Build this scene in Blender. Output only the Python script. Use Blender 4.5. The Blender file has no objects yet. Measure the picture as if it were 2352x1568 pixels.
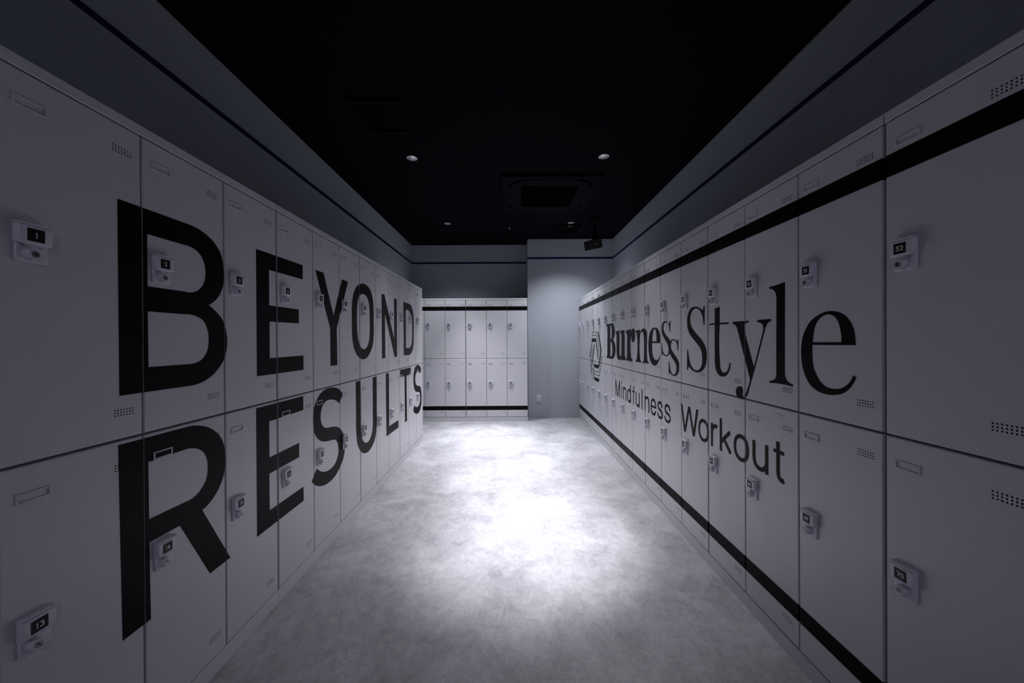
import bpy, bmesh, math, random
from mathutils import Matrix, Vector
PI = math.pi
scn = bpy.context.scene
C = scn.collection

# ---------------------------------------------------------------- camera
cam_data = bpy.data.cameras.new('camera')
cam = bpy.data.objects.new('camera', cam_data)
C.objects.link(cam)
cam_data.sensor_fit = 'HORIZONTAL'
cam_data.sensor_width = 36.0
cam_data.lens = 842.0 / 2352.0 * 36.0
cam_data.clip_start = 0.02
cam.matrix_world = Matrix((
    (0.99998188, 0.00528224, -0.00288824, 0.0),
    (-0.00290369, 0.00292066, -0.99999152, 0.0),
    (-0.00527376, 0.99998178, 0.00293594, 1.1746),
    (0, 0, 0, 1)))
scn.camera = cam

# ---------------------------------------------------------------- world and exposure
world = bpy.data.worlds.new('world')
world.use_nodes = True
world.node_tree.nodes['Background'].inputs[0].default_value = (0.02, 0.02, 0.03, 1)
world.node_tree.nodes['Background'].inputs[1].default_value = 0.02
scn.world = world
vs = scn.view_settings
vs.view_transform = 'Standard'
vs.look = 'None'
vs.gamma = 1.0
vs.use_curve_mapping = False
vs.exposure = 0.12

# ---------------------------------------------------------------- the lamps' light (the downlight bodies are built further down)
CEIL = 2.6975
# x, y, aim x, aim y, hot centre power, soft beam power, wide spill power, spill lean in y
DOWNLIGHTS = [
    (-0.816, 3.062, 0.00, 3.00, 360, 180, 1, 0.2), (0.781, 3.048, 0.12, 2.18, 480, 110, 1, 0.2),
    (-0.816, 4.775, -0.38, 4.55, 330, 290, 60, 0.20), (0.785, 4.764, 0.00, 3.75, 300, 280, 130, 0.12),
    (-0.816, 1.345, 0.10, 2.22, 130, 8, 0.5, 0.0), (0.781, 1.335, 0.15, 2.20, 100, 8, 0.5, 0.0),
    (-0.816, -2.09, -0.5, -1.9, 30, 15, 30, 0.5), (0.781, -2.09, 0.5, -1.9, 30, 15, 30, 0.5)]  # this rear pair is added lilac fill, out of view
def spot(x, y, z, tx, ty, tz, power, size, blend, radius, color):
    d = bpy.data.lights.new('downlight_beam', 'SPOT')
    d.energy = power
    d.spot_size = math.radians(size)
    d.spot_blend = blend
    d.shadow_soft_size = radius
    d.color = color
    o = bpy.data.objects.new('downlight_beam', d)
    C.objects.link(o)
    o.location = (x, y, z)
    o.rotation_euler = (Vector((tx, ty, tz)) - Vector((x, y, z))).to_track_quat('-Z', 'Y').to_euler()
    return o
COOL = (0.90, 0.93, 1.0)
LILAC = (0.80, 0.76, 1.0)
BEAM = (0.95, 0.945, 1.0)
for x, y, ax, ay, ph, pm, ps, lean in DOWNLIGHTS:
    spot(x, y, CEIL - 0.004, ax, ay, 0.0, ph, 30, 1.0, 0.035, BEAM)
    spot(x, y, CEIL - 0.004, ax, ay, 0.0, pm, 64, 1.0, 0.035, BEAM)
    if y > 0: spot(x, y, CEIL - 0.004, x * 0.95, y + lean, 0.0, ps, 113, 1.0, 0.035, COOL)
    else: spot(x, y, CEIL - 0.004, x * 0.9, y + lean, 0.0, ps, 165, 0.5, 0.035, LILAC)   # wide lilac fill, unseen lamps added to brighten faces turned to the camera

# ---------------------------------------------------------------- materials
def mat(name, col, rough=0.5, metal=0.0, spec=0.5, bump=None, var=None, emit=None):
    m = bpy.data.materials.new(name)
    m.use_nodes = True
    nt = m.node_tree
    b = nt.nodes['Principled BSDF']
    b.inputs['Base Color'].default_value = (*col, 1)
    b.inputs['Roughness'].default_value = rough
    b.inputs['Metallic'].default_value = metal
    b.inputs['Specular IOR Level'].default_value = spec
    tc = nt.nodes.new('ShaderNodeTexCoord')
    if var:
        n = nt.nodes.new('ShaderNodeTexNoise')
        n.inputs['Scale'].default_value = var[0]
        n.inputs['Detail'].default_value = 6
        nt.links.new(tc.outputs['Object'], n.inputs['Vector'])
        r = nt.nodes.new('ShaderNodeValToRGB')
        r.color_ramp.elements[0].position = 0.3
        r.color_ramp.elements[1].position = 0.7
        r.color_ramp.elements[0].color = (*[c * (1 - var[1]) for c in col], 1)
        r.color_ramp.elements[1].color = (*[min(1, c * (1 + var[1])) for c in col], 1)
        nt.links.new(n.outputs['Fac'], r.inputs['Fac'])
        nt.links.new(r.outputs['Color'], b.inputs['Base Color'])
    if bump:
        n = nt.nodes.new('ShaderNodeTexNoise')
        n.inputs['Scale'].default_value = bump[0]
        n.inputs['Detail'].default_value = 3
        nt.links.new(tc.outputs['Object'], n.inputs['Vector'])
        bp = nt.nodes.new('ShaderNodeBump')
        bp.inputs['Strength'].default_value = bump[1]
        bp.inputs['Distance'].default_value = 0.001
        nt.links.new(n.outputs['Fac'], bp.inputs['Height'])
        nt.links.new(bp.outputs['Normal'], b.inputs['Normal'])
    if emit:
        b.inputs['Emission Color'].default_value = (*emit[0], 1)
        b.inputs['Emission Strength'].default_value = emit[1]
    return m

M_LOCKER = mat('painted_steel', (0.52, 0.518, 0.545), 0.38, bump=(900, 0.25), var=(240, 0.035))
M_LOCK = mat('lilac_grey_plastic', (0.55, 0.545, 0.61), 0.45)
M_VINYL = mat('black_vinyl', (0.003, 0.003, 0.0035), 0.42, spec=0.05, bump=(700, 0.2))
M_PLATE = mat('black_plate', (0.004, 0.004, 0.005), 0.5, spec=0.2)
M_DIGIT = mat('white_print', (0.75, 0.75, 0.75), 0.6)
M_INK = mat('dark_ink', (0.03, 0.03, 0.035), 0.6)
M_STEEL = mat('key_cylinder_steel', (0.16, 0.16, 0.18), 0.35, metal=0.8)
M_SLOT = mat('key_slot', (0.005, 0.005, 0.005), 0.7)
M_SHELL = mat('cabinet_inside', (0.45, 0.45, 0.48), 0.6)
M_WALL = mat('painted_wallpaper', (0.335, 0.355, 0.395), 0.8, spec=0.2, bump=(350, 0.35), var=(60, 0.03))
M_NAVY = mat('navy_line', (0.008, 0.008, 0.065), 0.6, spec=0.2)
M_CEIL = mat('black_ceiling_paint', (0.0028, 0.0028, 0.005), 0.9, spec=0.05, bump=(120, 0.2), var=(30, 0.15))
M_BLACK = mat('black_fitting', (0.0010, 0.0010, 0.0014), 0.7, spec=0.03)
M_AC = mat('black_air_conditioner', (0.0050, 0.0050, 0.0080), 0.8, spec=0.03)
M_CHROME = mat('reflector', (0.8, 0.8, 0.84), 0.20, metal=1.0)
M_LAMP = mat('lamp_glow', (1, 1, 1), 0.5, emit=((0.95, 0.97, 1.0), 34.0))
M_OUTLET = mat('outlet_plastic', (0.50, 0.48, 0.50), 0.5)
M_LOGO = mat('silver_badge', (0.8, 0.8, 0.8), 0.3, metal=0.6)

def floor_material():
    m = bpy.data.materials.new('concrete_vinyl_tiles')
    m.use_nodes = True
    nt = m.node_tree; L = nt.links.new
    b = nt.nodes['Principled BSDF']
    tc = nt.nodes.new('ShaderNodeTexCoord')
    def noise(scale, detail, rough, dist=0.0, stretch=(1, 1, 1)):
        mp = nt.nodes.new('ShaderNodeMapping')
        mp.inputs['Scale'].default_value = stretch
        L(tc.outputs['Object'], mp.inputs['Vector'])
        n = nt.nodes.new('ShaderNodeTexNoise')
        n.inputs['Scale'].default_value = scale
        n.inputs['Detail'].default_value = detail
        n.inputs['Roughness'].default_value = rough
        n.inputs['Distortion'].default_value = dist
        L(mp.outputs['Vector'], n.inputs['Vector'])
        return n.outputs['Fac']
    def math_(op, a, bb):
        n = nt.nodes.new('ShaderNodeMath'); n.operation = op
        for i, s in enumerate((a, bb)):
            if isinstance(s, (int, float)): n.inputs[i].default_value = s
            else: L(s, n.inputs[i])
        return n.outputs[0]
    big = noise(3.2, 8, 0.62, 0.6)
    mid = noise(17, 12, 0.75, 0.9, (1.25, 1, 1))
    fine = noise(130, 8, 0.75, 0.5)
    f = math_('ADD', math_('MULTIPLY', big, 0.40), math_('ADD', math_('MULTIPLY', mid, 0.36), math_('MULTIPLY', fine, 0.24)))
    ramp = nt.nodes.new('ShaderNodeValToRGB')
    e = ramp.color_ramp.elements
    e[0].position = 0.38; e[0].color = (0.19, 0.187, 0.205, 1)
    e[1].position = 0.62; e[1].color = (0.425, 0.425, 0.45, 1)
    k = ramp.color_ramp.elements.new(0.5); k.color = (0.31, 0.31, 0.33, 1)
    L(f, ramp.inputs['Fac'])
    # tiles 0.457 wide, 0.914 long, running away from the camera
    mp = nt.nodes.new('ShaderNodeMapping')
    mp.inputs['Rotation'].default_value = (0, 0, PI / 2)
    mp.inputs['Location'].default_value = (0.1, 0.273, 0)
    L(tc.outputs['Object'], mp.inputs['Vector'])
    br = nt.nodes.new('ShaderNodeTexBrick')
    br.offset = 0.5
    br.inputs['Scale'].default_value = 1.0
    br.inputs['Mortar Size'].default_value = 0.0006
    br.inputs['Mortar Smooth'].default_value = 0.3
    br.inputs['Brick Width'].default_value = 0.914
    br.inputs['Row Height'].default_value = 0.457
    br.inputs['Color1'].default_value = (1, 1, 1, 1)
    br.inputs['Color2'].default_value = (0.965, 0.965, 0.965, 1)
    br.inputs['Mortar'].default_value = (0.78, 0.78, 0.78, 1)
    L(mp.outputs['Vector'], br.inputs['Vector'])
    mx = nt.nodes.new('ShaderNodeMix'); mx.data_type = 'RGBA'; mx.blend_type = 'MULTIPLY'
    mx.inputs[0].default_value = 1.0
    L(ramp.outputs['Color'], mx.inputs[6]); L(br.outputs['Color'], mx.inputs[7])
    L(mx.outputs[2], b.inputs['Base Color'])
    b.inputs['Roughness'].default_value = 0.5
    b.inputs['Specular IOR Level'].default_value = 0.35
    bp = nt.nodes.new('ShaderNodeBump')
    bp.inputs['Strength'].default_value = 0.25; bp.inputs['Distance'].default_value = 0.001
    L(f, bp.inputs['Height']); L(bp.outputs['Normal'], b.inputs['Normal'])
    return m
M_FLOOR = floor_material()

# ---------------------------------------------------------------- helpers
def box(bm, x0, x1, y0, y1, z0, z1, bevel=0.0, seg=2, mi=0):
    r = bmesh.ops.create_cube(bm, size=1)
    v = r['verts']
    for p in v:
        p.co = Vector(((x0 + x1) / 2 + p.co.x * (x1 - x0), (y0 + y1) / 2 + p.co.y * (y1 - y0), (z0 + z1) / 2 + p.co.z * (z1 - z0)))
    fs = {f for p in v for f in p.link_faces}
    for f in fs: f.material_index = mi
    if bevel:
        ed = {e for p in v for e in p.link_edges}
        r = bmesh.ops.bevel(bm, geom=list(ed), offset=bevel, segments=seg, profile=0.5, affect='EDGES')
        for f in r['faces']: f.material_index = mi
    return v
def cyl(bm, cx, cy, cz, r0, r1, depth, axis='Z', seg=32, caps=True, mi=0):
    """cone/cylinder centred on (cx,cy,cz); r0 at the -axis end"""
    r = bmesh.ops.create_cone(bm, cap_ends=caps, cap_tris=False, segments=seg, radius1=r0, radius2=r1, depth=depth)
    rot = {'Z': Matrix.Identity(3), 'Y': Matrix.Rotation(-PI / 2, 3, 'X'), 'X': Matrix.Rotation(PI / 2, 3, 'Y')}[axis]
    for v in r['verts']: v.co = rot @ v.co + Vector((cx, cy, cz))
    for f in {f for v in r['verts'] for f in v.link_faces}: f.material_index = mi
    return r['verts']
def mesh_of(bm, name, mats, smooth=False):
    bmesh.ops.recalc_face_normals(bm, faces=bm.faces[:])
    me = bpy.data.meshes.new(name)
    bm.to_mesh(me); bm.free()
    for m in (mats if isinstance(mats, (list, tuple)) else [mats]): me.materials.append(m)
    if smooth:
        for p in me.polygons: p.use_smooth = True
        try: me.set_sharp_from_angle(angle=math.radians(35))
        except Exception: pass
    return me
def put(name, me, parent=None, loc=(0, 0, 0), rot=(0, 0, 0), label=None):
    o = bpy.data.objects.new(name, me)
    C.objects.link(o)
    o.location = loc; o.rotation_euler = rot
    if parent is not None: o.parent = parent
    if label: o['label'] = label
    return o
def tag(o, label, cat, group=None):
    o['label'] = label; o['category'] = cat
    if group: o['group'] = group
    return o
def thing(name, label, cat, loc=(0, 0, 0), rz=0.0, group=None):
    o = bpy.data.objects.new(name, None)
    C.objects.link(o)
    o.empty_display_size = 0.1
    o.location = loc; o.rotation_euler = (0, 0, rz)
    return tag(o, label, cat, group)
def struct(name, me, loc=(0, 0, 0)):
    o = put(name, me, None, loc)
    o['kind'] = 'structure'
    return o
def sbox(name, m, *a, **k):
    bm = bmesh.new(); box(bm, *a, **k)
    return struct(name, mesh_of(bm, name, m))

def curve_fill(splines, extrude=0.0):
    """closed outlines in x,y -> filled mesh (holes by even-odd nesting)"""
    cu = bpy.data.curves.new('outline', 'CURVE')
    cu.dimensions = '2D'; cu.fill_mode = 'BOTH'; cu.extrude = extrude
    for pts in splines:
        sp = cu.splines.new('POLY')
        sp.points.add(len(pts) - 1)
        for i, (x, y) in enumerate(pts): sp.points[i].co = (x, y, 0, 1)
        sp.use_cyclic_u = True
    o = bpy.data.objects.new('outline', cu); C.objects.link(o)
    me = bpy.data.meshes.new_from_object(o.evaluated_get(bpy.context.evaluated_depsgraph_get()))
    bpy.data.objects.remove(o); bpy.data.curves.remove(cu)
    return me
def text_mesh(s, size, spacing=1.0, bold=0.0, extrude=0.0):
    cu = bpy.data.curves.new('txt', 'FONT')
    cu.body = s; cu.size = size; cu.space_character = spacing; cu.offset = bold
    cu.extrude = extrude
    cu.align_x = 'CENTER'; cu.align_y = 'CENTER'; cu.resolution_u = 3
    o = bpy.data.objects.new('txt', cu); C.objects.link(o)
    me = bpy.data.meshes.new_from_object(o.evaluated_get(bpy.context.evaluated_depsgraph_get()))
    bpy.data.objects.remove(o); bpy.data.curves.remove(cu)
    return me
def stand_up(bm, y):
    """x,y drawing -> x,z facing -y at depth y"""
    for v in bm.verts: v.co = Vector((v.co.x, y - v.co.z, v.co.y))
    for f in bm.faces: f.normal_update()

def smooth(pts, n=6, closed=True):
    """points (x, y, on_curve?) -> dense outline; straight between corners, Hermite near curve points"""
    out = []
    N = len(pts)
    for i in range(N):
        p0, p1, p2, p3 = pts[i - 1], pts[i], pts[(i + 1) % N], pts[(i + 2) % N]
        out.append((p1[0], p1[1]))
        if not closed and i == N - 1: break
        if not (p1[2] or p2[2]): continue
        L = math.hypot(p2[0] - p1[0], p2[1] - p1[1])
        def tan(a, b, c, s):
            if not s: return None
            la = math.hypot(b[0] - a[0], b[1] - a[1]) or 1e-6; lc = math.hypot(c[0] - b[0], c[1] - b[1]) or 1e-6
            tx = ((b[0] - a[0]) / la * lc + (c[0] - b[0]) / lc * la); ty = ((b[1] - a[1]) / la * lc + (c[1] - b[1]) / lc * la)
            l = math.hypot(tx, ty) or 1e-9
            return tx / l * L, ty / l * L
        t1 = tan(p0, p1, p2, p1[2]); t2 = tan(p1, p2, p3, p2[2])
        ch = (p2[0] - p1[0], p2[1] - p1[1])
        if t1 is None: t1 = (2 * ch[0] - t2[0], 2 * ch[1] - t2[1]); l = math.hypot(*t1) or 1e-9; t1 = (t1[0] / l * L, t1[1] / l * L)
        if t2 is None: t2 = (2 * ch[0] - t1[0], 2 * ch[1] - t1[1]); l = math.hypot(*t2) or 1e-9; t2 = (t2[0] / l * L, t2[1] / l * L)
        for k in range(1, n):
            t = k / n; h1 = 2 * t**3 - 3 * t**2 + 1; h2 = t**3 - 2 * t**2 + t; h3 = -2 * t**3 + 3 * t**2; h4 = t**3 - t**2
            out.append((h1 * p1[0] + h2 * t1[0] + h3 * p2[0] + h4 * t2[0], h1 * p1[1] + h2 * t1[1] + h3 * p2[1] + h4 * t2[1]))
    return out

def pen(pts, t, closed=False):
    """outline(s) of a pen stroke of width t along a centre line"""
    c = smooth(pts, 5, closed)
    n = len(c); L = []; R = []
    for i in range(n):
        a = c[i - 1] if (i or closed) else c[i]; d = c[(i + 1) % n] if (i < n - 1 or closed) else c[i]
        def nrm(p, q):
            x, y = q[0] - p[0], q[1] - p[1]; l = math.hypot(x, y)
            return (-y / l, x / l) if l > 1e-9 else None
        n1, n2 = nrm(a, c[i]), nrm(c[i], d)
        n1 = n1 or n2; n2 = n2 or n1
        mx, my = n1[0] + n2[0], n1[1] + n2[1]; l2 = mx * mx + my * my
        k = min(2.0 / max(l2, 1e-6), 2.6)
        ox, oy = mx * k * t / 2, my * k * t / 2
        L.append((c[i][0] + ox, c[i][1] + oy)); R.append((c[i][0] - ox, c[i][1] - oy))
    return [L, R] if closed else [L + R[::-1]]
P_ = {}
def defpen(ch, *paths):
    res = []
    for p in paths:
        closed = p.startswith('@'); pts = []
        for w in p.lstrip('@').split():
            s = w.endswith('s'); x, y = w.rstrip('s').split(','); pts.append((float(x), float(y), s or closed))
        res.append((closed, pts))
    P_[ch] = res
RING = '@.5,0 .86,.13 1,.5 .86,.87 .5,1 .14,.87 0,.5 .14,.13'
defpen('0', RING); defpen('1', '.1,.78 .7,1 .7,0')
defpen('2', '0,.74 .12,.93s .5,1s .88,.92s .98,.72s .8,.42s 0,0 1,0')
defpen('3', '.03,.82 .2,.96s .5,1s .85,.92s .93,.76s .8,.58s .4,.53', '.4,.53 .85,.47s 1,.27s .88,.07s .5,0s .15,.05s 0,.22')
defpen('4', '.6,1 0,.25 1,.25', '.72,.55 .72,0')
defpen('5', '.92,1 .14,1 .08,.53 .3,.64s .55,.66s .9,.56s 1,.33s .88,.08s .5,0s .15,.06s 0,.22')
defpen('6', '@.5,0 .88,.07 1,.3 .88,.54 .5,.61 .12,.54 0,.3 .12,.07', '.72,1 .3,.72s .0,.3')
defpen('7', '0,1 1,1 .38,0')
defpen('8', '@.5,.54 .86,.62 .93,.78 .82,.95 .5,1 .18,.95 .07,.78 .14,.62', '@.5,.54 .9,.45 1,.26 .88,.06 .5,0 .12,.06 0,.26 .1,.45')
defpen('9', '@.5,1 .88,.93 1,.7 .88,.46 .5,.39 .12,.46 0,.7 .12,.93', '.28,0 .7,.28s 1,.7')
defpen('M', '0,0 0,1', '1,0 1,1', '0,1 .5,0 1,1'); defpen('W', '0,1 .26,0 .5,1 .74,0 1,1')
defpen('i', '.5,0 .5,1'); defpen('l', '.5,0 .5,1'); defpen('o', RING)
defpen('n', '0,0 0,1', '0,.55 .16,.9s .52,1s .88,.88s 1,.6s 1,.35 1,0')
defpen('u', '1,0 1,1', '1,.45 .84,.1s .48,0s .12,.12s 0,.4s 0,.65 0,1')
defpen('d', RING); defpen('e', '1,.47 .97,.74s .8,.93s .5,1s .14,.87s 0,.5s .14,.13s .5,0s .82,.07s 1,.3')
defpen('s', '.95,.72 .82,.93s .5,1s .15,.93s .05,.75s .2,.58s .5,.5s .85,.42s 1,.25s .85,.06s .5,0s .15,.06s 0,.28')
defpen('r', '0,0 0,1', '0,.5 .2,.85s .6,.98s 1,.98'); defpen('k', '.95,1 .03,.36', '.32,.56 1,0')
defpen('f', '.55,0 .55,.8s .65,.95s 1,1'); defpen('t', '.4,1 .4,.42 .41,.2s .52,.05s .74,0s 1,0')
def pen_glyph(ch, x, w, y, h, t):
    """outlines of one stroke letter in the box x..x+w, y..y+h"""
    res = []
    for closed, pts in P_[ch]:
        q = [(x + t / 2 + px * (w - t), y + t / 2 + py * (h - t), s) for px, py, s in pts]
        if not closed:     # straight end caps reach the edge of the box
            for i, j in ((0, 1), (-1, -2)):
                dx, dy = q[i][0] - q[j][0], q[i][1] - q[j][1]; l = math.hypot(dx, dy)
                if abs(dx) < 1e-6 or abs(dy) < 1e-6: q[i] = (q[i][0] + dx / l * t / 2, q[i][1] + dy / l * t / 2, q[i][2])
        res.append(pen(q, t, closed))
    return res
def stroke_mesh(strokes, extrude=0.0):
    bm = bmesh.new()
    for i, outl in enumerate(strokes):
        me = curve_fill(outl, extrude); me.transform(Matrix.Translation((0, 0, 0.00015 * i))); bm.from_mesh(me); bpy.data.meshes.remove(me)
    me = bpy.data.meshes.new('strokes'); bm.to_mesh(me); bm.free()
    return me

# ---------------------------------------------------------------- room shell
XL, XR = -1.5725, 1.5437           # side walls
YB, YC, XC = 5.8546, 5.5315, 0.2559  # recessed end wall, nearer end wall, corner between them
YR = -3.2
bm = bmesh.new(); box(bm, XL - .1, XR + .1, YR - .1, YB + .1, -0.05, 0.0)
struct('floor', mesh_of(bm, 'floor', M_FLOOR))
sbox('wall_left', M_WALL, XL - .1, XL, YR - .1, YB + .1, 0, CEIL + .1)
sbox('wall_right', M_WALL, XR, XR + .1, YR - .1, YB + .1, 0, CEIL + .1)
sbox('wall_back', M_WALL, XL, XC, YB, YB + .1, 0, CEIL + .1)
sbox('wall_back_right', M_WALL, XC, XR, YC, YB + .1, 0, CEIL + .1)
sbox('wall_rear', M_CEIL, XL, XR, YR - .1, YR, 0, CEIL + .1)  # unseen wall, made black to absorb light behind the camera
# ceiling with round holes for the downlights
R_DL = 0.046
def circle(cx, cy, r, n=40): return [(cx + r * math.cos(2 * PI * i / n), cy + r * math.sin(2 * PI * i / n)) for i in range(n)]
me = curve_fill([[(XL, YR), (XR, YR), (XR, YB), (XL, YB)]] + [circle(d[0], d[1], R_DL) for d in DOWNLIGHTS])
me.transform(Matrix.Translation((0, 0, CEIL)))
me.materials.clear(); me.materials.append(M_CEIL)
struct('ceiling', me)
sbox('ceiling_slab', M_CEIL, XL - .1, XR + .1, YR - .1, YB + .1, CEIL + .1, CEIL + .15)
# navy line running round the walls
Z0, Z1, T = 2.398, 2.428, 0.0015
sbox('trim_1', M_NAVY, XL, XL + T, YR, YB, Z0, Z1)
sbox('trim_2', M_NAVY, XR - T, XR, YR, YC, Z0, Z1)
sbox('trim_3', M_NAVY, XL + T, XC, YB - T, YB, Z0, Z1)
sbox('trim_4', M_NAVY, XC - T, XR - T, YC - T, YC, Z0, Z1)

# ---------------------------------------------------------------- lockers
# unit frame: x to the viewer's right along the front, y into the cabinet, z up; three columns of 0.30, two doors each
HALF = 0.14675
CENTRES = (0.1515, 0.45, 0.7485)
UP0, UP1, LO0, LO1 = 0.9160, 1.7592, 0.0650, 0.9100
VU0, VU1, HOLE = 0.2230, 0.2718, 0.0037
VZ = {'up': ((0.9770, 0.9955), (1.6820, 1.7005)), 'lo': ((0.1255, 0.1440), (0.8320, 0.8505))}
def grid_face(bm, xs, zs, skip, y, zoff):
    vv = {}
    def V(i, j):
        if (i, j) not in vv: vv[(i, j)] = bm.verts.new((xs[i], y, zs[j] - zoff))
        return vv[(i, j)]
    for i in range(len(xs) - 1):
        for j in range(len(zs) - 1):
            if (i, j) in skip: continue
            bm.faces.new((V(i, j), V(i + 1, j), V(i + 1, j + 1), V(i, j + 1)))
    return vv
def door_mesh(kind):
    z0, z1 = (UP0, UP1) if kind == 'up' else (LO0, LO1)
    x0, x1 = 0.15 - HALF, 0.15 + HALF
    r = 0.003
    bm = bmesh.new()
    xs = [x0 + r, VU0 - .003, VU1 + .003, x1 - r]
    (a, b), (c, d) = VZ[kind]
    zs = [z0 + r, a - .003, b + .003, c - .003, d + .003, z1 - r]
    grid_face(bm, xs, zs, {(1, 1), (1, 3)}, 0.0, z0)
    # rounded rim and sides
    prof = [(0.0, 0.0), (0.0009, 0.00025), (0.0018, 0.0009), (0.0026, 0.0019), (0.003, 0.003), (0.003, 0.018)]
    rings = []
    for o_, y in prof:
        X0, X1, Za, Zb = x0 + r - o_, x1 - r + o_, z0 + r - o_ - z0, z1 - r + o_ - z0
        rings.append([bm.verts.new(p) for p in ((X0, y, Za), (X1, y, Za), (X1, y, Zb), (X0, y, Zb))])
    for p, q in zip(rings, rings[1:]):
        for i in range(4): bm.faces.new((p[i], p[(i + 1) % 4], q[(i + 1) % 4], q[i]))
    me = bpy.data.meshes.new('door_' + kind)
    for f in bm.faces: f.normal_update()
    bmesh.ops.recalc_face_normals(bm, faces=bm.faces[:])
    # the front must face -y
    ff = [f for f in bm.faces if abs(f.calc_center_median().y) < 1e-7]
    if ff and ff[0].normal.y > 0: bmesh.ops.reverse_faces(bm, faces=ff)
    bm.to_mesh(me); bm.free(); me.materials.append(M_LOCKER)
    return me
def vent_mesh(kind, n):
    z0 = UP0 if kind == 'up' else LO0
    a, b = VZ[kind][n]
    px = (VU1 - VU0 - HOLE) / 6; pz = (b - a - HOLE) / 2
    xs = [VU0 - .003]; zs = [a - .003]
    for i in range(7): xs += [VU0 + i * px, VU0 + i * px + HOLE]
    xs.append(VU1 + .003)
    for j in range(3): zs += [a + j * pz, a + j * pz + HOLE]
    zs.append(b + .003)
    skip = {(1 + 2 * i, 1 + 2 * j) for i in range(7) for j in range(3)}
    bm = bmesh.new()
    vv = grid_face(bm, xs, zs, skip, 0.0, z0)
    for (i, j) in skip:     # short punched walls of each hole
        c = [(xs[i], zs[j]), (xs[i + 1], zs[j]), (xs[i + 1], zs[j + 1]), (xs[i], zs[j + 1])]
        f = [bm.verts.new((x, 0.0, z - z0)) for x, z in c]; g = [bm.verts.new((x, 0.0006, z - z0)) for x, z in c]
        for k in range(4): bm.faces.new((f[k], g[k], g[(k + 1) % 4], f[(k + 1) % 4]))
    me = bpy.data.meshes.new('vent'); bm.normal_update(); bm.to_mesh(me); bm.free(); me.materials.append(M_LOCKER)
    return me
def card_mesh():
    bm = bmesh.new()
    w, h, t, p = 0.0590, 0.0222, 0.0036, 0.0032
    box(bm, 0, w, -p, 0.0004, 0, t, .0009); box(bm, 0, w, -p, 0.0004, h - t, h, .0009)
    box(bm, 0, t, -p, 0.0004, t * .8, h - t * .8, .0009); box(bm, w - t, w, -p, 0.0004, t * .8, h - t * .8, .0009)
    return mesh_of(bm, 'card_holder', M_LOCKER, True)
def lock_plate_mesh():
    bm = bmesh.new(); box(bm, 0.0285, 0.0835, -0.0062, 0.0003, 0.0, 0.045, .0022, 3)
    return mesh_of(bm, 'lock_plate', M_LOCK, True)
def lock_housing_mesh():
    bm = bmesh.new()
    box(bm, 0.0265, 0.0840, -0.0165, 0.0003, 0.0385, 0.0790, .0030, 3)
    box(bm, 0.0262, 0.0843, -0.0172, 0.0003, 0.0805, 0.0838, .0012, 2)      # thin lip on top with a shadow gap below it
    box(bm, 0.0285, 0.0820, -0.0140, 0.0003, 0.0775, 0.0815, .0005, 1)
    return mesh_of(bm, 'lock_housing', M_LOCK, True)
def knob_mesh():
    bm = bmesh.new()
    cyl(bm, 0, -0.0085, 0, 0.0138, 0.0138, 0.006, 'Y', 36)
    cyl(bm, 0, -0.0148, 0, 0.0112, 0.0128, 0.0075, 'Y', 36)
    box(bm, -0.0035, 0.0035, -0.0185, -0.008, -0.0135, -0.002, .001, 2)   # finger tab
    cyl(bm, -0.0070, -0.01865, 0.0072, 0.0008, 0.0008, 0.0004, 'Y', 8, mi=1)
    return mesh_of(bm, 'knob', [M_LOCK, M_INK], True)
def key_mesh():
    bm = bmesh.new()
    cyl(bm, 0, -0.0190, 0, 0.0066, 0.0066, 0.0016, 'Y', 28)
    for v in box(bm, -0.0008, 0.0008, -0.02015, -0.0194, -0.0045, 0.0045, mi=1):
        v.co = Matrix.Rotation(math.radians(-35), 3, 'Y') @ v.co
    return mesh_of(bm, 'key_cylinder', [M_STEEL, M_SLOT], True)
def plate_mesh():
    bm = bmesh.new(); box(bm, 0.0395, 0.0690, -0.0170, -0.0160, 0.0445, 0.0720)
    return mesh_of(bm, 'number_plate', M_PLATE)
def number_mesh(s):
    ws = [0.0050 if c == '1' else 0.0082 for c in s]
    x = 0.0543 - (sum(ws) + 0.0017 * (len(s) - 1)) / 2
    st = []
    for c, w in zip(s, ws): st += pen_glyph(c, x, w, 0.0517, 0.0128, 0.0021); x += w + 0.0017
    bm = bmesh.new(); me = stroke_mesh(st); bm.from_mesh(me); bpy.data.meshes.remove(me)
    stand_up(bm, -0.0172)
    me = bpy.data.meshes.new('number_' + s); bm.to_mesh(me); bm.free(); me.materials.append(M_DIGIT)
    return me
def marking_mesh(s, cx):
    bm = bmesh.new()
    cz = 0.0345
    for s in (s,):
        me = text_mesh(s, 0.0036, 1.0, 0.00005)
        b2 = bmesh.new(); b2.from_mesh(me); bpy.data.meshes.remove(me)
        for v in b2.verts: v.co.x += cx; v.co.y += cz
        m2 = bpy.data.meshes.new('t'); b2.to_mesh(m2); b2.free(); bm.from_mesh(m2); bpy.data.meshes.remove(m2)
    for cz in (0.0305,):
        bm.faces.new([bm.verts.new((x, y, 0)) for x, y in circle(cx, cz, 0.0008, 12)])
    stand_up(bm, -0.0064)
    me = bpy.data.meshes.new('marking'); bm.to_mesh(me); bm.free(); me.materials.append(M_INK)
    return me
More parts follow.
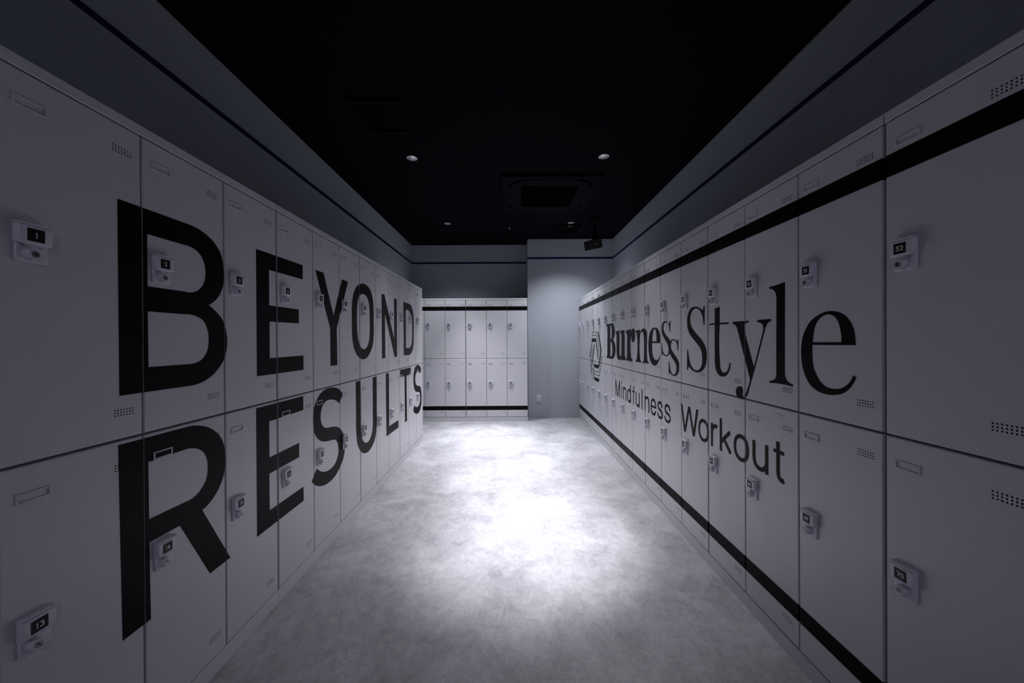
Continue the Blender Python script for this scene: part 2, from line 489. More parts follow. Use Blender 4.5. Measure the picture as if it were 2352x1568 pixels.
def band_mesh(za, zb, zoff):
    x0, x1 = 0.15 - HALF, 0.15 + HALF
    e = 0.0004
    path = [(x0 - e, .0175), (x0 - e, .003), (x0 - e + .0004, .0018 - e), (x0 + .0012, .0008 - e), (x0 + .003, -e), (x1 - .003, -e), (x1 - .0012, .0008 - e), (x1 + e - .0004, .0018 - e), (x1 + e, .003), (x1 + e, .0175)]
    bm = bmesh.new()
    lo = [bm.verts.new((x, y, za - zoff)) for x, y in path]; hi = [bm.verts.new((x, y, zb - zoff)) for x, y in path]
    for i in range(len(path) - 1): bm.faces.new((lo[i], lo[i + 1], hi[i + 1], hi[i]))
    me = bpy.data.meshes.new('band'); bm.normal_update(); bm.to_mesh(me); bm.free(); me.materials.append(M_VINYL)
    return me
def cabinet_mesh():
    bm = bmesh.new()
    W, D = 0.8985, 0.515
    Z0b, Z1b, F = 0.0605, 1.7625, 0.0205
    box(bm, 0.0015, W, 0.20, D, Z0b, Z1b)                       # carcass, the compartments are hollow behind the doors
    for a, c in ((0.0015, 0.0150), (0.2900, 0.3115), (0.5885, 0.6100), (0.8850, W)): box(bm, a, c, F, 0.2001, Z0b, Z1b)
    for a, c in ((Z0b, 0.0750), (0.9000, 0.9260), (1.7480, Z1b)): box(bm, 0.0015, W, F, 0.2001, a, c)
    return mesh_of(bm, 'cabinet_body', M_LOCKER)
def top_mesh():
    bm = bmesh.new(); box(bm, 0.0012, 0.8988, 0.0, 0.515, 1.7630, 1.7900, .0010, 1)
    return mesh_of(bm, 'top_panel', M_LOCKER, True)
def plinth_mesh():
    bm = bmesh.new(); box(bm, 0.0008, 0.8992, 0.0015, 0.515, 0.0, 0.0595, .0010, 1)
    return mesh_of(bm, 'plinth', M_LOCKER)
MESH = dict(up=door_mesh('up'), lo=door_mesh('lo'), card=card_mesh(), lplate=lock_plate_mesh(), house=lock_housing_mesh(),
            knob=knob_mesh(), key=key_mesh(), nplate=plate_mesh(), mark1=marking_mesh('OPEN', 0.0385), mark2=marking_mesh('LOCK', 0.0680), body=cabinet_mesh(), top=top_mesh(), plinth=plinth_mesh(),
            band_up=band_mesh(1.6105, 1.6705, UP0), band_lo=band_mesh(0.1640, 0.2240, LO0))
for k_ in ('up', 'lo'):
    for n_ in (0, 1): MESH['vent', k_, n_] = vent_mesh(k_, n_)
LOCKZ = {'up': 1.3495 - UP0, 'lo': 0.5030 - LO0}
CARDZ = {'up': 1.6808 - UP0, 'lo': 0.8303 - LO0}
NUMS = {}
def locker_unit(loc, rz, top_nums, low_nums, bands, label, group):
    t = thing('locker_unit', label, 'lockers', loc, rz, group)
    put('cabinet_body', MESH['body'], t); put('top_panel', MESH['top'], t); put('plinth', MESH['plinth'], t)
    for kind, nums, z in (('up', top_nums, UP0), ('lo', low_nums, LO0)):
        for c, n in zip(CENTRES, nums):
            d = put('door', MESH[kind], t, (c - 0.15, 0, z))
            for i in (0, 1): put('vent_grille', MESH['vent', kind, i], d)
            put('card_holder', MESH['card'], d, (0.0287, 0, CARDZ[kind]))
            if bands: put('stripe', MESH['band_' + kind], d, label='black stripe')
            lz = (0, 0, LOCKZ[kind])
            put('lock_plate', MESH['lplate'], d, lz); put('lock_housing', MESH['house'], d, lz)
            put('number_plate', MESH['nplate'], d, lz, label='black number plate')
            s = str(n)
            if s not in NUMS: NUMS[s] = number_mesh(s)
            put('number', NUMS[s], d, lz, label='white number ' + s)
            put('open_mark', MESH['mark1'], d, lz, label='tiny dark word OPEN over a dot'); put('lock_mark', MESH['mark2'], d, lz, label='tiny dark word LOCK over a dot')
            kl = (0.0512, 0, LOCKZ[kind] + 0.0168)
            put('knob', MESH['knob'], d, kl); put('key_cylinder', MESH['key'], d, kl, label='dark key cylinder')
    return t
FX_L, FX_R, FY_B = -1.048, 1.0242, 5.3326
Y_L = 0.7455
pos_l = ['near end of left row', 'second nearest of left row', 'third nearest of left row', 'far end of left row']
for i in range(4):
    a = 1 + 3 * i
    locker_unit((FX_L, Y_L + 0.9 * i, 0), PI / 2, range(a, a + 3), range(a + 12, a + 15), False,
                'white locker unit, upper doors %d to %d, %s' % (a, a + 2, pos_l[i]), 'locker units of the left row')
for i in range(2):
    a = 25 + 3 * i
    locker_unit((0.2425 - 1.8 + 0.9 * i, FY_B, 0), 0, range(a, a + 3), range(a + 6, a + 9), True,
                ['white striped locker unit on the end wall, left one half hidden by the left row',
                 'white striped locker unit on the end wall, right one beside the bare wall'][i], 'locker units on the end wall')
Y_R = 1.0030 + 4.5
pos_r = ['farthest of the right row beside the end wall', 'second farthest of the right row', 'third farthest of the right row',
         'third nearest of right row', 'second nearest of right row', 'nearest of right row, cut by frame']
for i in range(6):
    a = 37 + 3 * i
    locker_unit((FX_R, Y_R - 0.9 * i, 0), -PI / 2, range(a, a + 3), range(a + 18, a + 21), True,
                'white striped locker unit, upper doors %d to %d, %s' % (a, a + 2, pos_r[i]) if i > 2 else 'white striped locker unit, ' + pos_r[i],
                'locker units of the right row')

# ---------------------------------------------------------------- vinyl lettering on the doors
# outlines in millimetres on the plane of the door fronts: x to the viewer's right, z up; 's' marks a point on a curve
GLYPHS = {
    'B': '982,1558 1199,1558 1251,1550s 1301,1525s 1330,1492s 1340,1450s 1340,1387s 1323,1344s 1275,1303 1304,1284s 1334,1256s 1352,1212s 1356,1168s 1345,1120s 1314,1078s 1268,1047s 1204,1032 983,1032|1061,1487 1184,1487 1218,1483s 1244,1467s 1259,1438s 1263,1407s 1252,1369s 1233,1348s 1178,1337 1061,1336|1061,1264 1177,1264 1216,1263s 1253,1246s 1270,1215s 1274,1178s 1266,1141s 1244,1115s 1215,1105s 1190,1103 1062,1103',
    'R': '979,901 1196,901 1241,892s 1279,874s 1314,843s 1335,806s 1342,759s 1337,697s 1315,654s 1280,622s 1242,606 1364,373 1272,373 1158,596 1060,597 1063,373 986,373|1059,829 1185,830 1218,822s 1246,803s 1263,771s 1266,740s 1260,706s 1239,679s 1211,664s 1178,662 1060,664',
    'E': '1514,1557 1852,1559 1851,1487 1594,1486 1593,1332 1815,1333 1815,1264 1595,1262 1594,1103 1853,1104 1853,1032 1514,1032',
    'E2': '1508,901 1849,900 1848,830 1588,830 1588,674 1810,675 1810,605 1586,604 1587,445 1846,445 1846,374 1508,373',
    'Y': '1970,1559 2057,1559 2170,1327 2282,1559 2366,1558 2208,1252 2214,1031 2130,1032 2129,1250',
    'O': '2597,1582s 2681,1579s 2750,1547s 2789,1489s 2802,1419s 2804,1318s 2802,1216s 2784,1150s 2730,1091s 2672,1056s 2600,1046s 2532,1061s 2478,1095s 2437,1154s 2423,1211s 2420,1299s 2426,1431s 2442,1482s 2485,1537s 2534,1564s|2596,1508s 2655,1503s 2698,1474s 2720,1427s 2725,1358s 2724,1250s 2712,1185s 2686,1146s 2649,1122s 2607,1118s 2567,1130s 2531,1162s 2510,1212s 2502,1258s 2499,1348s 2504,1417s 2522,1464s 2556,1496s',
    'N': '2977,1558 3047,1559 3293,1193 3294,1558 3374,1558 3374,1031 3303,1030 3055,1401 3058,1033 2980,1033',
    'D': '3580,1557 3784,1558 3856,1545s 3910,1513s 3952,1445s 3958,1364s 3954,1216s 3945,1140s 3900,1075s 3835,1043s 3773,1031 3585,1033|3661,1486 3748,1489 3800,1474s 3853,1438s 3885,1391s 3891,1316s 3888,1216s 3874,1156s 3828,1117s 3774,1102 3664,1103',
    'S': '2285,846 2251,872s 2206,893s 2155,903s 2090,906s 2036,896s 1992,872s 1956,833s 1942,792s 1941,740s 1949,694s 1971,661s 2010,631s 2055,614s 2110,603s 2159,596s 2185,588s 2206,569s 2217,543s 2219,501s 2205,472s 2174,448s 2124,437s 2076,440s 2030,454s 1997,472s 1974,492 1921,440 1951,412s 1996,387s 2052,371s 2123,367s 2190,381s 2249,415s 2287,450s 2304,492s 2303,554s 2289,592s 2261,627s 2221,654s 2177,669s 2127,678s 2079,685s 2045,699s 2023,726s 2016,762s 2021,791s 2043,822s 2077,837s 2121,838s 2158,832s 2201,817s 2234,796',
    'S2': '4265,834 4248,866s 4200,890s 4129,904s 4060,903s 3992,882s 3948,834s 3931,767s 3938,710s 3965,661s 4019,622s 4075,607s 4145,598s 4192,577s 4216,537s 4207,484s 4165,449s 4106,439s 4038,448s 3983,467s 3961,484 3917,436 3959,402s 4047,371s 4151,365s 4224,390s 4276,454s 4285,533s 4274,590s 4226,645s 4158,667s 4088,677s 4032,702s 4007,748s 4012,788s 4046,819s 4104,831s 4174,821s 4224,798',
    'U': '2474,902 2552,901 2557,639 2561,541s 2576,489s 2600,463s 2636,445s 2681,440s 2728,458s 2760,497s 2775,562 2776,900 2857,900 2857,543 2844,476s 2815,425s 2754,384s 2680,367s 2610,377s 2568,396s 2528,430s 2494,478s 2481,533s 2476,656',
    'L': '3066,902 3143,902 3146,446 3403,442 3402,373 3074,375',
    'T': '3461,901 3831,899 3833,827 3673,827 3683,374 3610,372 3605,829 3465,831',
    'rB': '-3920,1342 -3715,1343 -3655,1329s -3618,1294s -3607,1253s -3617,1220s -3642,1195s -3679,1177 -3635,1160s -3599,1126s -3586,1085s -3593,1044s -3623,1010s -3675,989s -3725,982 -3923,983 -3926,1001 -3892,1007 -3880,1318 -3921,1323|-3770,1321 -3751,1323s -3731,1302s -3721,1264s -3721,1221s -3737,1188s -3769,1179 -3773,1316|-3772,1160 -3738,1149s -3708,1112s -3696,1070s -3709,1031s -3743,1007s -3772,1010',
    'ru': '-3579,1258 -3452,1264 -3455,1049 -3449,1029s -3432,1024s -3410,1029s -3394,1047 -3392,1224 -3424,1237 -3426,1261 -3298,1263 -3297,1035 -3280,1014 -3271,1012 -3272,993 -3404,985 -3410,1004 -3430,991s -3470,984s -3510,989s -3537,1010s -3547,1042s -3553,1086 -3551,1227 -3576,1236',
    'rr': '-3258,1259 -3126,1265 -3123,1245 -3106,1260s -3075,1268s -3038,1262s -3021,1242s -3018,1212s -3024,1181s -3045,1160s -3071,1154s -3097,1160s -3111,1181s -3115,1199 -3123,1204 -3129,1042s -3120,1021s -3094,1012 -3086,1012 -3087,991 -3256,991 -3256,1011 -3232,1018 -3227,1222 -3259,1235',
    'rn': '-3013,1249 -2906,1256 -2906,1217 -2897,1236s -2869,1254s -2815,1260s -2780,1254s -2759,1233s -2755,1195s -2755,1042s -2745,1017s -2724,1008 -2724,998 -2849,995 -2849,1003 -2826,1016s -2824,1039s -2824,1196s -2833,1225s -2855,1237s -2883,1233s -2902,1213s -2907,1193s -2907,1038s -2899,1015s -2876,1003 -2876,995 -3016,995 -3014,1002 -2986,1014s -2978,1038s -2976,1211s -2985,1231s -3011,1242',
    're': '-2513,1152 -2513,1193s -2523,1222s -2551,1248s -2603,1261s -2649,1256s -2689,1234s -2714,1198s -2726,1152s -2725,1096s -2711,1053s -2683,1014s -2644,993s -2606,989s -2568,1001s -2539,1026s -2514,1062 -2514,1072 -2532,1052s -2554,1036s -2583,1030s -2613,1036s -2640,1056s -2652,1086s -2657,1122s -2656,1151|-2654,1163 -2650,1194s -2638,1227s -2611,1250s -2592,1244s -2581,1223s -2575,1194s -2574,1163',
    'rs1': '-2360,1296 -2350,1295 -2352,1224 -2361,1224 -2367,1247s -2374,1270s -2389,1284s -2420,1289s -2443,1283s -2456,1266s -2457,1246s -2444,1226s -2413,1202s -2367,1176s -2356,1153s -2349,1134s -2353,1108s -2364,1085s -2383,1072s -2414,1065s -2446,1068s -2466,1077s -2474,1082 -2482,1068 -2490,1068 -2489,1152 -2480,1152 -2476,1122s -2465,1095s -2445,1078s -2414,1072s -2391,1080s -2379,1098s -2381,1121s -2394,1143s -2421,1166s -2460,1193s -2480,1217s -2487,1244s -2484,1271s -2468,1289s -2443,1297s -2412,1296s -2385,1286s -2366,1277',
    'rs2': '-2245,1177 -2239,1177 -2241,1105 -2249,1105 -2254,1132s -2264,1154s -2281,1166s -2305,1171s -2331,1163s -2343,1144s -2342,1121s -2324,1103s -2289,1079s -2254,1056s -2234,1035s -2229,1011s -2235,983s -2252,960s -2283,948s -2311,947s -2336,952s -2358,965 -2363,963 -2368,950 -2378,948 -2376,1033 -2367,1034 -2361,1002s -2347,974s -2325,958s -2300,955s -2279,964s -2267,984s -2266,1005s -2279,1026s -2303,1044s -2339,1067s -2364,1089s -2375,1111s -2374,1140s -2360,1163s -2338,1173s -2309,1177s -2277,1172s -2254,1160',
    'rS': '-1942,1352 -1932,1351 -1936,1252 -1946,1252 -1950,1281s -1963,1309s -1984,1332s -2018,1346s -2052,1342s -2077,1325s -2089,1300s -2088,1272s -2075,1249s -2044,1222s -2000,1194s -1959,1167s -1931,1140s -1917,1112s -1915,1078s -1922,1046s -1940,1021s -1965,1004s -2007,994s -2046,995s -2080,1005s -2106,1018 -2112,1015 -2121,998 -2130,997 -2127,1115 -2115,1115 -2108,1080s -2094,1044s -2068,1017s -2040,1005s -2013,1005s -1983,1015s -1965,1038s -1960,1068s -1964,1102s -1982,1129s -2012,1150s -2056,1178s -2096,1206s -2119,1236s -2126,1268s -2123,1306s -2109,1330s -2083,1350s -2049,1357s -2016,1355s -1984,1344s -1955,1330 -1950,1332',
    'rt': '-1838,1330 -1811,1332s -1794,1337 -1794,1256 -1720,1254 -1720,1246 -1794,1247 -1794,1065s -1789,1034s -1772,1016s -1755,1015s -1735,1024s -1722,1042s -1715,1065 -1706,1062 -1716,1028s -1736,1005s -1768,994s -1803,999s -1827,1019s -1838,1054s -1839,1091 -1838,1248 -1888,1247 -1887,1255 -1838,1256',
    'ry': '-1689,1255 -1575,1254 -1575,1246 -1597,1243s -1605,1236s -1605,1221s -1597,1192 -1542,1056 -1486,1207 -1484,1223s -1490,1235s -1504,1242s -1520,1245 -1520,1254 -1440,1254 -1440,1245 -1454,1241s -1466,1229s -1476,1207 -1545,1028 -1574,960 -1588,930s -1599,919s -1624,910s -1650,911s -1664,924s -1667,940s -1658,956s -1639,964s -1621,961s -1615,944s -1618,926s -1610,921s -1596,939s -1577,977s -1567,1002 -1654,1218 -1669,1238s -1689,1246',
    'rl': '-1449,1381 -1412,1382s -1391,1384s -1366,1388 -1368,1048 -1362,1027s -1348,1014s -1329,1010 -1329,1001 -1380,1004s -1450,1001 -1450,1011 -1426,1016s -1416,1024s -1412,1044 -1410,1329 -1414,1351s -1425,1365s -1448,1372',
    're2': '-1086,1155 -1087,1177s -1091,1201s -1101,1223s -1117,1243s -1138,1256s -1161,1262s -1191,1262s -1219,1253s -1247,1237s -1269,1210s -1284,1178s -1290,1140s -1289,1103s -1281,1066s -1267,1037s -1245,1012s -1215,998s -1182,994s -1155,997s -1129,1005s -1107,1022s -1094,1039s -1084,1060 -1094,1065 -1102,1048s -1116,1032s -1134,1021s -1155,1016s -1182,1017s -1207,1030s -1225,1053s -1238,1081s -1242,1112s -1242,1154|-1241,1163 -1237,1191s -1228,1222s -1212,1242s -1194,1251s -1176,1253s -1159,1246s -1146,1232s -1138,1210s -1133,1185s -1133,1164',
    'emblem': '-4642,1194.5 -4402.6,1193.2 -4395.4,1151.1 -4649.7,1150.1|-4642.9,1151.1 -4622.9,1151.2 -4731.5,947.4 -4759.5,943.6 -4773.3,960.6|-4435.8,1154.3 -4397.3,1154.4 -4289.6,965.8 -4309.3,937.5|-4314.4,1273.2 -4262.9,1272 -4142.4,1058.5 -4151.8,1034.1 -4253.9,856.9 -4301.3,855.7 -4194.7,1054.9|-4533,879.7 -4277.9,880.1 -4269.3,836.3 -4533.8,841.2|-4519.6,1117.1 -4477.7,1116.1 -4575,923.2 -4572,859.3 -4602.6,858.2 -4625.6,915.5|-4590.1,827.4 -4555.3,832.4 -4489.8,722.8 -4521.5,714.9|-4515,722.7 -4249,721.9 -4281.8,678.9 -4528.4,685.3|-4607.1,1274.4 -4353.4,1271 -4353.5,1265.4 -4607.2,1268.6|-4612.3,1236.4 -4385.8,1234 -4385.9,1227.5 -4612.4,1228.6|-4367.2,1268 -4349.5,1267.6 -4242.9,1040.1 -4257.9,1039.6|-4395.8,1231.4 -4381.9,1231.2 -4260.2,1017 -4273.4,1016.5|-4609.3,1274.5 -4593.9,1274.1 -4597,1229.3 -4612.4,1229.5|-4488.2,801.6 -4251.2,802 -4255,795.8 -4488.3,795.4|-4254.9,801.7 -4266.2,799.4 -4134.7,997.3 -4124,997.8|-4464.1,762.3 -4233.3,760.9 -4237.2,753.3 -4464.2,757.6|-4233.3,759.5 -4246.4,756.9 -4120.8,982.6 -4106.8,983.2|-4488.3,799.2 -4475.8,800.2 -4455.9,760.2 -4470.4,758.9|-4597.2,1114.7 -4581.9,1114.9 -4653.5,968.3 -4670.7,898.2 -4606.2,681.9 -4621.7,680.3 -4688.9,897.1 -4669.1,972.6|-4703.8,946.2 -4690.1,946.9 -4695.7,896.8 -4653.6,751 -4667.1,749.8 -4714.1,895.7',
    'scratch': '-1427.8,894.5 -1392.7,886.4 -1372.5,881.5 -1372.8,880.8 -1394.3,885.6 -1427.8,893.8',
}
def parse(g):
    res = []
    for part in GLYPHS[g].split('|'):
        pts = []
        for w in part.split():
            s = w.endswith('s'); a, b = w.rstrip('s').split(',')
            pts.append((float(a) / 1000, float(b) / 1000, s))
        res.append(pts)
    return res
def door_gaps(side):
    g = []
    rng = range(-1, 5) if side == 'L' else range(-1, 7)
    for i in rng:
        u = Y_L + 0.9 * i if side == 'L' else -(Y_R - 0.9 * i)
        g += [(u + 0.30075 - .0017, u + 0.30075 + .0017), (u + 0.59925 - .0017, u + 0.59925 + .0017), (u + 0.9 - .0038, u + 0.9 + .0038)]
    return g
def cut_at_gaps(bm, side):
    def split(co, no): bmesh.ops.bisect_plane(bm, geom=bm.verts[:] + bm.edges[:] + bm.faces[:], plane_co=co, plane_no=no, dist=1e-7)
    xs = [v.co.x for v in bm.verts]; lo, hi = min(xs), max(xs)
    kill = []
    for a, b in door_gaps(side):
        if b < lo or a > hi: continue
        split((a, 0, 0), (1, 0, 0)); split((b, 0, 0), (1, 0, 0)); kill.append((0, a, b))
    zs = [v.co.z for v in bm.verts]
    if min(zs) < .9105 and max(zs) > .9155:
        split((0, 0, .9110), (0, 0, 1)); split((0, 0, .9150), (0, 0, 1)); kill.append((2, .9110, .9150))
    dead = [f for f in bm.faces if any(a < f.calc_center_median()[ax] < b for ax, a, b in kill)]
    bmesh.ops.delete(bm, geom=dead, context='FACES')
LETTER_Y = -0.0006
def place_flat(me, side, name, label, cat, group, m=M_VINYL):
    bm = bmesh.new(); bm.from_mesh(me); bpy.data.meshes.remove(me)
    for v in bm.verts: v.co = Vector((v.co.x, LETTER_Y - v.co.z, v.co.y))
    cut_at_gaps(bm, side)
    xs = [v.co.x for v in bm.verts]; zs = [v.co.z for v in bm.verts]
    cx, cz = (min(xs) + max(xs)) / 2, min(zs)
    for v in bm.verts: v.co.x -= cx; v.co.z -= cz
    bm.normal_update()
    me = bpy.data.meshes.new(name); bm.to_mesh(me); bm.free(); me.materials.clear(); me.materials.append(m)
    if side == 'L': o = put(name, me, None, (FX_L, cx, cz), (0, 0, PI / 2))
    else: o = put(name, me, None, (FX_R, -cx, cz), (0, 0, -PI / 2))
    return tag(o, label, cat, group)
for g, w in [('B', 'B of the upper word BEYOND'), ('E', 'E of the upper word BEYOND'), ('Y', 'Y of the upper word BEYOND'), ('O', 'O of the upper word BEYOND'), ('N', 'N of the upper word BEYOND'), ('D', 'D of the upper word BEYOND'),
             ('R', 'R of the lower word RESULTS'), ('E2', 'E of the lower word RESULTS'), ('S', 'first S of the lower word RESULTS'), ('U', 'U of the lower word RESULTS'), ('L', 'L of the lower word RESULTS'), ('T', 'T of the lower word RESULTS'), ('S2', 'last S of the lower word RESULTS')]:
    me = curve_fill([smooth(p) for p in parse(g)], 0.0002)
    place_flat(me, 'L', 'vinyl_letter', 'huge black vinyl letter ' + w + ' on the left lockers', 'letter', 'block letters on the left lockers')
for g, w in [('rB', 'bold capital B opening'), ('ru', 'bold u, second letter of'), ('rr', 'bold r, third letter of'), ('rn', 'bold n, fourth letter of'), ('re', 'bold e, fifth letter of'), ('rs1', 'thinner raised s, sixth letter of'), ('rs2', 'thinner dropped s closing')]:
    me = curve_fill([smooth(p) for p in parse(g)], 0.0002)
    if g == 'rs2': me.transform(Matrix.Translation((0, 0, 0.0003)))
    place_flat(me, 'R', 'vinyl_letter', 'black serif ' + w + ' the first word on the right lockers', 'letter', 'serif letters on the right lockers')
for g, w in [('rS', 'capital S opening'), ('rt', 't, second letter of'), ('ry', 'y with ball tail, third letter of'), ('rl', 'tall l, fourth letter of'), ('re2', 'big e closing')]:
    me = curve_fill([smooth(p) for p in parse(g)], 0.0002)
    place_flat(me, 'R', 'vinyl_letter', 'black serif ' + w + ' the second word on the right lockers', 'letter', 'serif letters on the right lockers')
# the hexagon emblem, one cut sheet of vinyl
bm = bmesh.new()
for p in parse('emblem'):
    me = curve_fill([[(x, y) for x, y, s in p]], 0.0002); bm.from_mesh(me); bpy.data.meshes.remove(me)
me = bpy.data.meshes.new('emblem'); bm.to_mesh(me); bm.free()
place_flat(me, 'R', 'vinyl_emblem', 'black interlocked hexagon line emblem on the far right lockers', 'emblem', None)
me = curve_fill([[(x, y) for x, y, s in parse('scratch')[0]]], 0.0001)
place_flat(me, 'R', 'scratch', 'thin dark scratch on the locker door numbered 68, above the letter t', 'scratch', None, M_INK)
# sans-serif line: x-left, x-right in mm; baseline 630.3
SANS = [('M', -3594.5, -3446.7), ('i', -3406.9, -3380.6), ('n', -3349.2, -3253.1), ('d', -3230.5, -3131.8), ('f', -3091.8, -3035.3), ('u', -3011.9, -2920.6), ('l', -2874.5, -2857.5), ('n', -2810.3, -2713.7), ('e', -2689.3, -2586.8), ('s', -2564.7, -2472.5), ('s', -2448.7, -2350.1), ('W', -2210.5, -2003.1), ('o', -2003.8, -1895.9), ('r', -1877, -1819), ('k', -1797.2, -1699), ('o', -1684.6, -1576.2), ('u', -1553, -1457.5), ('t', -1428.3, -1372.8)]
words = ['Mindfulness'] * 11 + ['Workout'] * 7
ordn = {7: 'second ', 2: 'first ', 9: 'first ', 10: 'last ', 12: 'first ', 15: 'second '}
BASE, CAP, XH, TH = 0.6303, 0.1585, 0.1185, 0.0185
def bar(x0, x1, y0, y1): return [[(x0, y0), (x1, y0), (x1, y1), (x0, y1)]]
for i, (ch, a, b) in enumerate(SANS):
    a /= 1000; b /= 1000; w = b - a; c = (a + b) / 2
    if ch in 'MW':
        def slant(xa, xb, q): return [[(xa, BASE), (xa + q, BASE), (xb + q, BASE + CAP), (xb, BASE + CAP)]]
        q = TH * 1.12; m = c - q / 2; r = b - q
        if ch == 'W': st = [slant(a + w * .25 - q / 2, a, q), slant(a + w * .25 - q / 2, m, q), slant(b - w * .25 - q / 2, m, q), slant(b - w * .25 - q / 2, r, q)]
        else: st = [bar(a, a + TH, BASE, BASE + CAP), bar(b - TH, b, BASE, BASE + CAP), slant(m, a, q), slant(m, r, q)]
    elif ch == 'l': st = pen_glyph(ch, a, w, BASE, CAP, TH)
    elif ch == 'i': st = [bar(c - TH / 2, c + TH / 2, BASE, BASE + XH), bar(c - TH / 2, c + TH / 2, BASE + .139, BASE + CAP)]
    elif ch == 'd': st = pen_glyph('d', a, w, BASE - .002, XH + .003, TH) + [bar(b - TH, b, BASE, BASE + CAP)]
    elif ch == 'k': st = pen_glyph('k', a, w, BASE, XH, TH * 1.05) + [bar(a, a + TH, BASE, BASE + CAP)]
    elif ch == 'f': st = pen_glyph('f', a, w, BASE, CAP + .002, TH * .95) + [bar(a, b, BASE + XH - .013, BASE + XH)]
    elif ch == 't': st = pen_glyph('t', a, w, BASE - .001, .151, TH) + [bar(a, b, BASE + XH - .014, BASE + XH)]
    elif ch in 'oes':
        st = pen_glyph(ch, a, w, BASE - .002, XH + .004, TH * .97)
        if ch == 'e': st.append(bar(a + TH * .4, b - TH * .3, BASE + .0545, BASE + .0685))
    else: st = pen_glyph(ch, a, w, BASE, XH, TH)
    place_flat(stroke_mesh(st, 0.0002), 'R', 'vinyl_letter', 'black sans-serif %sletter %s of the word %s on the right lockers' % (ordn.get(i, ''), ch, words[i]), 'letter', 'sans-serif letters on the right lockers')

# ---------------------------------------------------------------- ceiling fittings
def downlight(x, y, ax, ay, label):
    t = thing('downlight', label, 'ceiling light', (x, y, CEIL), 0, 'ceiling downlights')
    bm = bmesh.new()
    cyl(bm, 0, 0, 0.028, R_DL - .001, 0.026, 0.056, 'Z', 40, caps=False)
    bmesh.ops.recalc_face_normals(bm, faces=bm.faces[:]); bmesh.ops.reverse_faces(bm, faces=bm.faces[:])
    me = bpy.data.meshes.new('reflector'); bm.to_mesh(me); bm.free(); me.materials.append(M_CHROME)
    for p in me.polygons: p.use_smooth = True
    put('reflector', me, t, label='mirror-finish reflector')
    bm = bmesh.new()
    for r0, r1, z0, z1 in ((R_DL + .006, R_DL + .005, -.0005, -.003), (R_DL + .005, R_DL - .001, -.003, -.003), (R_DL - .001, R_DL - .001, -.003, .002)):
        A = [bm.verts.new((px, py, z0)) for px, py in circle(0, 0, r0)]; B = [bm.verts.new((px, py, z1)) for px, py in circle(0, 0, r1)]
        for k in range(40): bm.faces.new((A[k], A[(k + 1) % 40], B[(k + 1) % 40], B[k]))
    put('trim_ring', mesh_of(bm, 'trim_ring', M_BLACK, True), t, label='thin black ring')
    bm = bmesh.new(); cyl(bm, 0, 0, 0, 0.022, 0.026, 0.006, 'Z', 28)
    me = mesh_of(bm, 'lamp', M_LAMP)
    tilt = Vector((ax - x, ay - y, -CEIL)).to_track_quat('-Z', 'Y').to_euler()
    put('lamp', me, t, (0, 0, 0.05), tilt, label='glowing lamp face')
names = ['nearer of the two left downlights in the black ceiling', 'nearer of the two right downlights in the black ceiling, above the air conditioner', 'farther left downlight, small in the black ceiling', 'farther right downlight beside the black ceiling hatch']
for i, (x, y, ax, ay, *_) in enumerate(DOWNLIGHTS):
    downlight(x, y, ax, ay, names[i] if i < 4 else ['left downlight overhead of the near lockers', 'right downlight overhead of the near lockers', 'added left fill lamp, unseen behind the camera', 'added right fill lamp, unseen behind the camera'][i - 4])

# ceiling cassette air conditioner
def rrect(cx, cy, hx, hy, r, n=8):
    pts = []
    for sx, sy, a0 in ((1, 1, 0), (-1, 1, 90), (-1, -1, 180), (1, -1, 270)):
        for k in range(n + 1):
            a = math.radians(a0 + 90 * k / n)
            pts.append((cx + sx * (hx - r) + r * math.cos(a), cy + sy * (hy - r) + r * math.sin(a)))
    return pts
def sheet(splines, z, th, m, name):
    me = curve_fill(splines, th / 2)
    me.transform(Matrix.Translation((0, 0, z))); me.materials.clear(); me.materials.append(m); me.name = name
    return me
ac = thing('air_conditioner', 'black four-way ceiling cassette air conditioner with square intake', 'air conditioner', (0.39, 3.82, CEIL))
H = 0.465
put('panel', sheet([rrect(0, 0, H, H, .02), rrect(0, 0, .415, .415, .19)], -.0155, .028, M_AC, 'panel'), ac)
put('inner_panel', sheet([rrect(0, 0, .385, .385, .17), rrect(0, 0, .275, .275, .012)], -.0175, .030, M_AC, 'inner_panel'), ac)
put('backing', sheet([rrect(0, 0, .45, .45, .02)], -.003, .003, M_BLACK, 'backing'), ac)
bm = bmesh.new()
for k in range(27): box(bm, -.272, .272, -.268 + k * .0205, -.264 + k * .0205, -.024, -.016)
put('intake_grille', mesh_of(bm, 'grille', M_BLACK), ac)
for a in range(4):
    bm = bmesh.new()
    vs_ = box(bm, -.24, .24, .345, .415, -.032, -.026, .002, 2)
    put('air_flap', mesh_of(bm, 'flap', M_AC, True), ac, (0, 0, 0), (0, 0, a * PI / 2))
bm = bmesh.new(); box(bm, -.411, -.409, -.02, .01, -.031, -.029)
put('badge', mesh_of(bm, 'badge', M_LOGO), ac, (0.01, 0.06, -.001), label='tiny light badge')

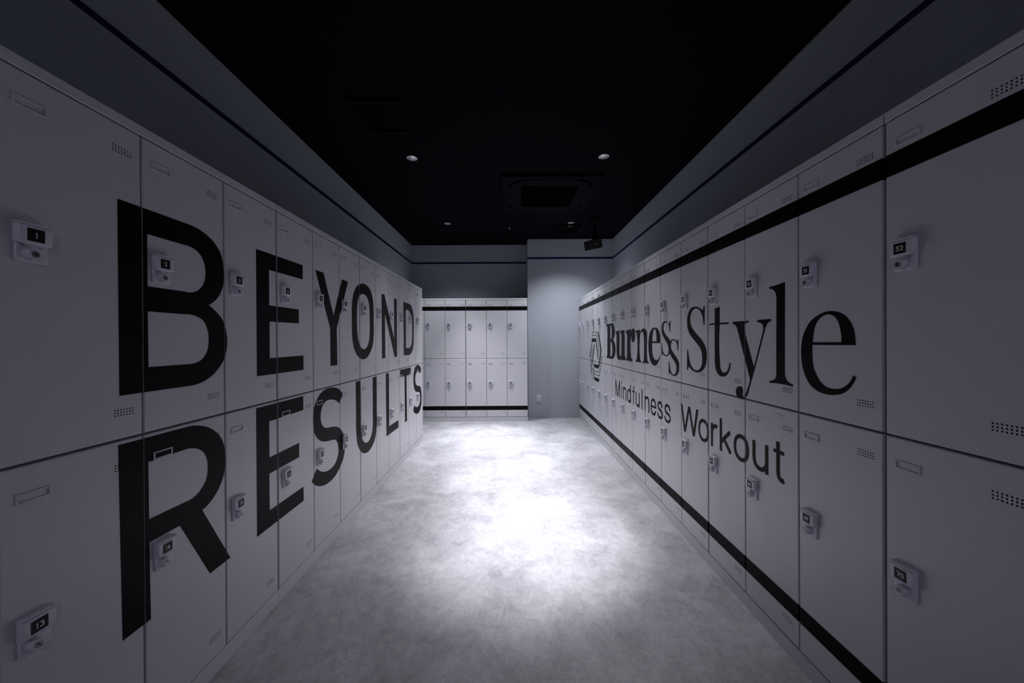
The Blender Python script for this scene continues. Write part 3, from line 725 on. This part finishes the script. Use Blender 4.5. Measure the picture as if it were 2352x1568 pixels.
def hatch(x0, x1, y0, y1, label, d=.014):
    t = thing('ceiling_hatch', label, 'ceiling hatch', ((x0 + x1) / 2, (y0 + y1) / 2, CEIL), 0, 'ceiling hatches')
    hx, hy = (x1 - x0) / 2, (y1 - y0) / 2
    put('frame', sheet([rrect(0, 0, hx, hy, .01), rrect(0, 0, hx - .03, hy - .03, .006)], -d / 2, d, M_AC, 'hatch_frame'), t)
    put('hatch_panel', sheet([rrect(0, 0, hx - .033, hy - .033, .006)], -.003, .004, M_BLACK, 'hatch_panel'), t)
hatch(-1.03, -0.69, 2.305, 2.68, 'black hatch frame in the ceiling before the near left downlight', .018)
hatch(-1.40, -0.93, 4.60, 5.05, 'flat black hatch in the ceiling beside the far left downlight', .006)
hatch(0.600, 0.945, 4.83, 5.16, 'black hatch frame in the ceiling just behind the far right downlight', .03)

# sprinkler
t = thing('sprinkler_head', 'tiny metal sprinkler head in the ceiling between the far downlights', 'sprinkler', (-0.013, 4.926, CEIL))
bm = bmesh.new(); cyl(bm, 0, 0, -.003, .026, .030, .006, 'Z', 28)
put('escutcheon', mesh_of(bm, 'esc', M_BLACK, True), t)
bm = bmesh.new(); cyl(bm, 0, 0, -.016, .006, .008, .02, 'Z', 16); cyl(bm, 0, 0, -.028, .012, .012, .002, 'Z', 20)
put('nozzle', mesh_of(bm, 'nozzle', M_LOGO, True), t)

# hanging loudspeaker
SX, SY, SZ = 1.028, 4.60, 2.372
t = thing('loudspeaker', 'small black loudspeaker hanging tilted from the ceiling above the right lockers', 'speaker', (SX, SY, CEIL))
bm = bmesh.new(); box(bm, -.06, .06, -.06, .06, -.02, 0, .004, 2)
put('ceiling_plate', mesh_of(bm, 'cp', M_BLACK, True), t, (.03, 0, 0))
bm = bmesh.new(); cyl(bm, 0, 0, -.11, .013, .013, .19, 'Z', 20)
put('pole', mesh_of(bm, 'pole', M_BLACK, True), t, (.03, 0, 0))
bm = bmesh.new(); bmesh.ops.create_uvsphere(bm, u_segments=20, v_segments=12, radius=.03); box(bm, -.04, .04, -.012, .012, -.045, .01, .004)
put('swivel_bracket', mesh_of(bm, 'sw', M_BLACK, True), t, (.03, 0, -.215))
rot = (math.radians(14), math.radians(-10), math.radians(-9))
bm = bmesh.new()
box(bm, -.104, .112, -.065, .065, -.058, .058, .008, 3)
put('enclosure', mesh_of(bm, 'enc', M_BLACK, True), t, (0, 0, SZ - CEIL), rot)
bm = bmesh.new(); box(bm, -.098, .106, -.069, -.064, -.052, .052, .002, 1)
put('front_grille', mesh_of(bm, 'fg', mat('speaker_mesh', (.006, .006, .006), .9, bump=(1500, 1.0))), t, (0, 0, SZ - CEIL), rot)
bm = bmesh.new(); cyl(bm, 0.045, -.0705, 0.0, .012, .012, .002, 'Y', 20)
for v in bm.verts: v.co.z *= .32
put('badge', mesh_of(bm, 'bd', M_LOGO), t, (0, 0, SZ - CEIL), rot, label='small silver badge')

# wall outlet
t = thing('wall_outlet', 'small double wall outlet low on the bare end wall', 'outlet', (0.4145, YC, 0.296))
bm = bmesh.new(); box(bm, -.034, .034, -.007, 0, -.058, .058, .003, 3)
put('cover_plate', mesh_of(bm, 'cover', M_OUTLET, True), t)
for dz in (.018, -.018):
    bm = bmesh.new(); box(bm, -.017, .017, -.0095, -.006, -.014, .014, .001, 2)
    for dx in (-.006, .006): box(bm, dx - .0012, dx + .0012, -.0098, -.009, -.005, .005, mi=1)
    put('socket', mesh_of(bm, 'sock', [M_OUTLET, M_SLOT], True), t, (0, 0, dz))
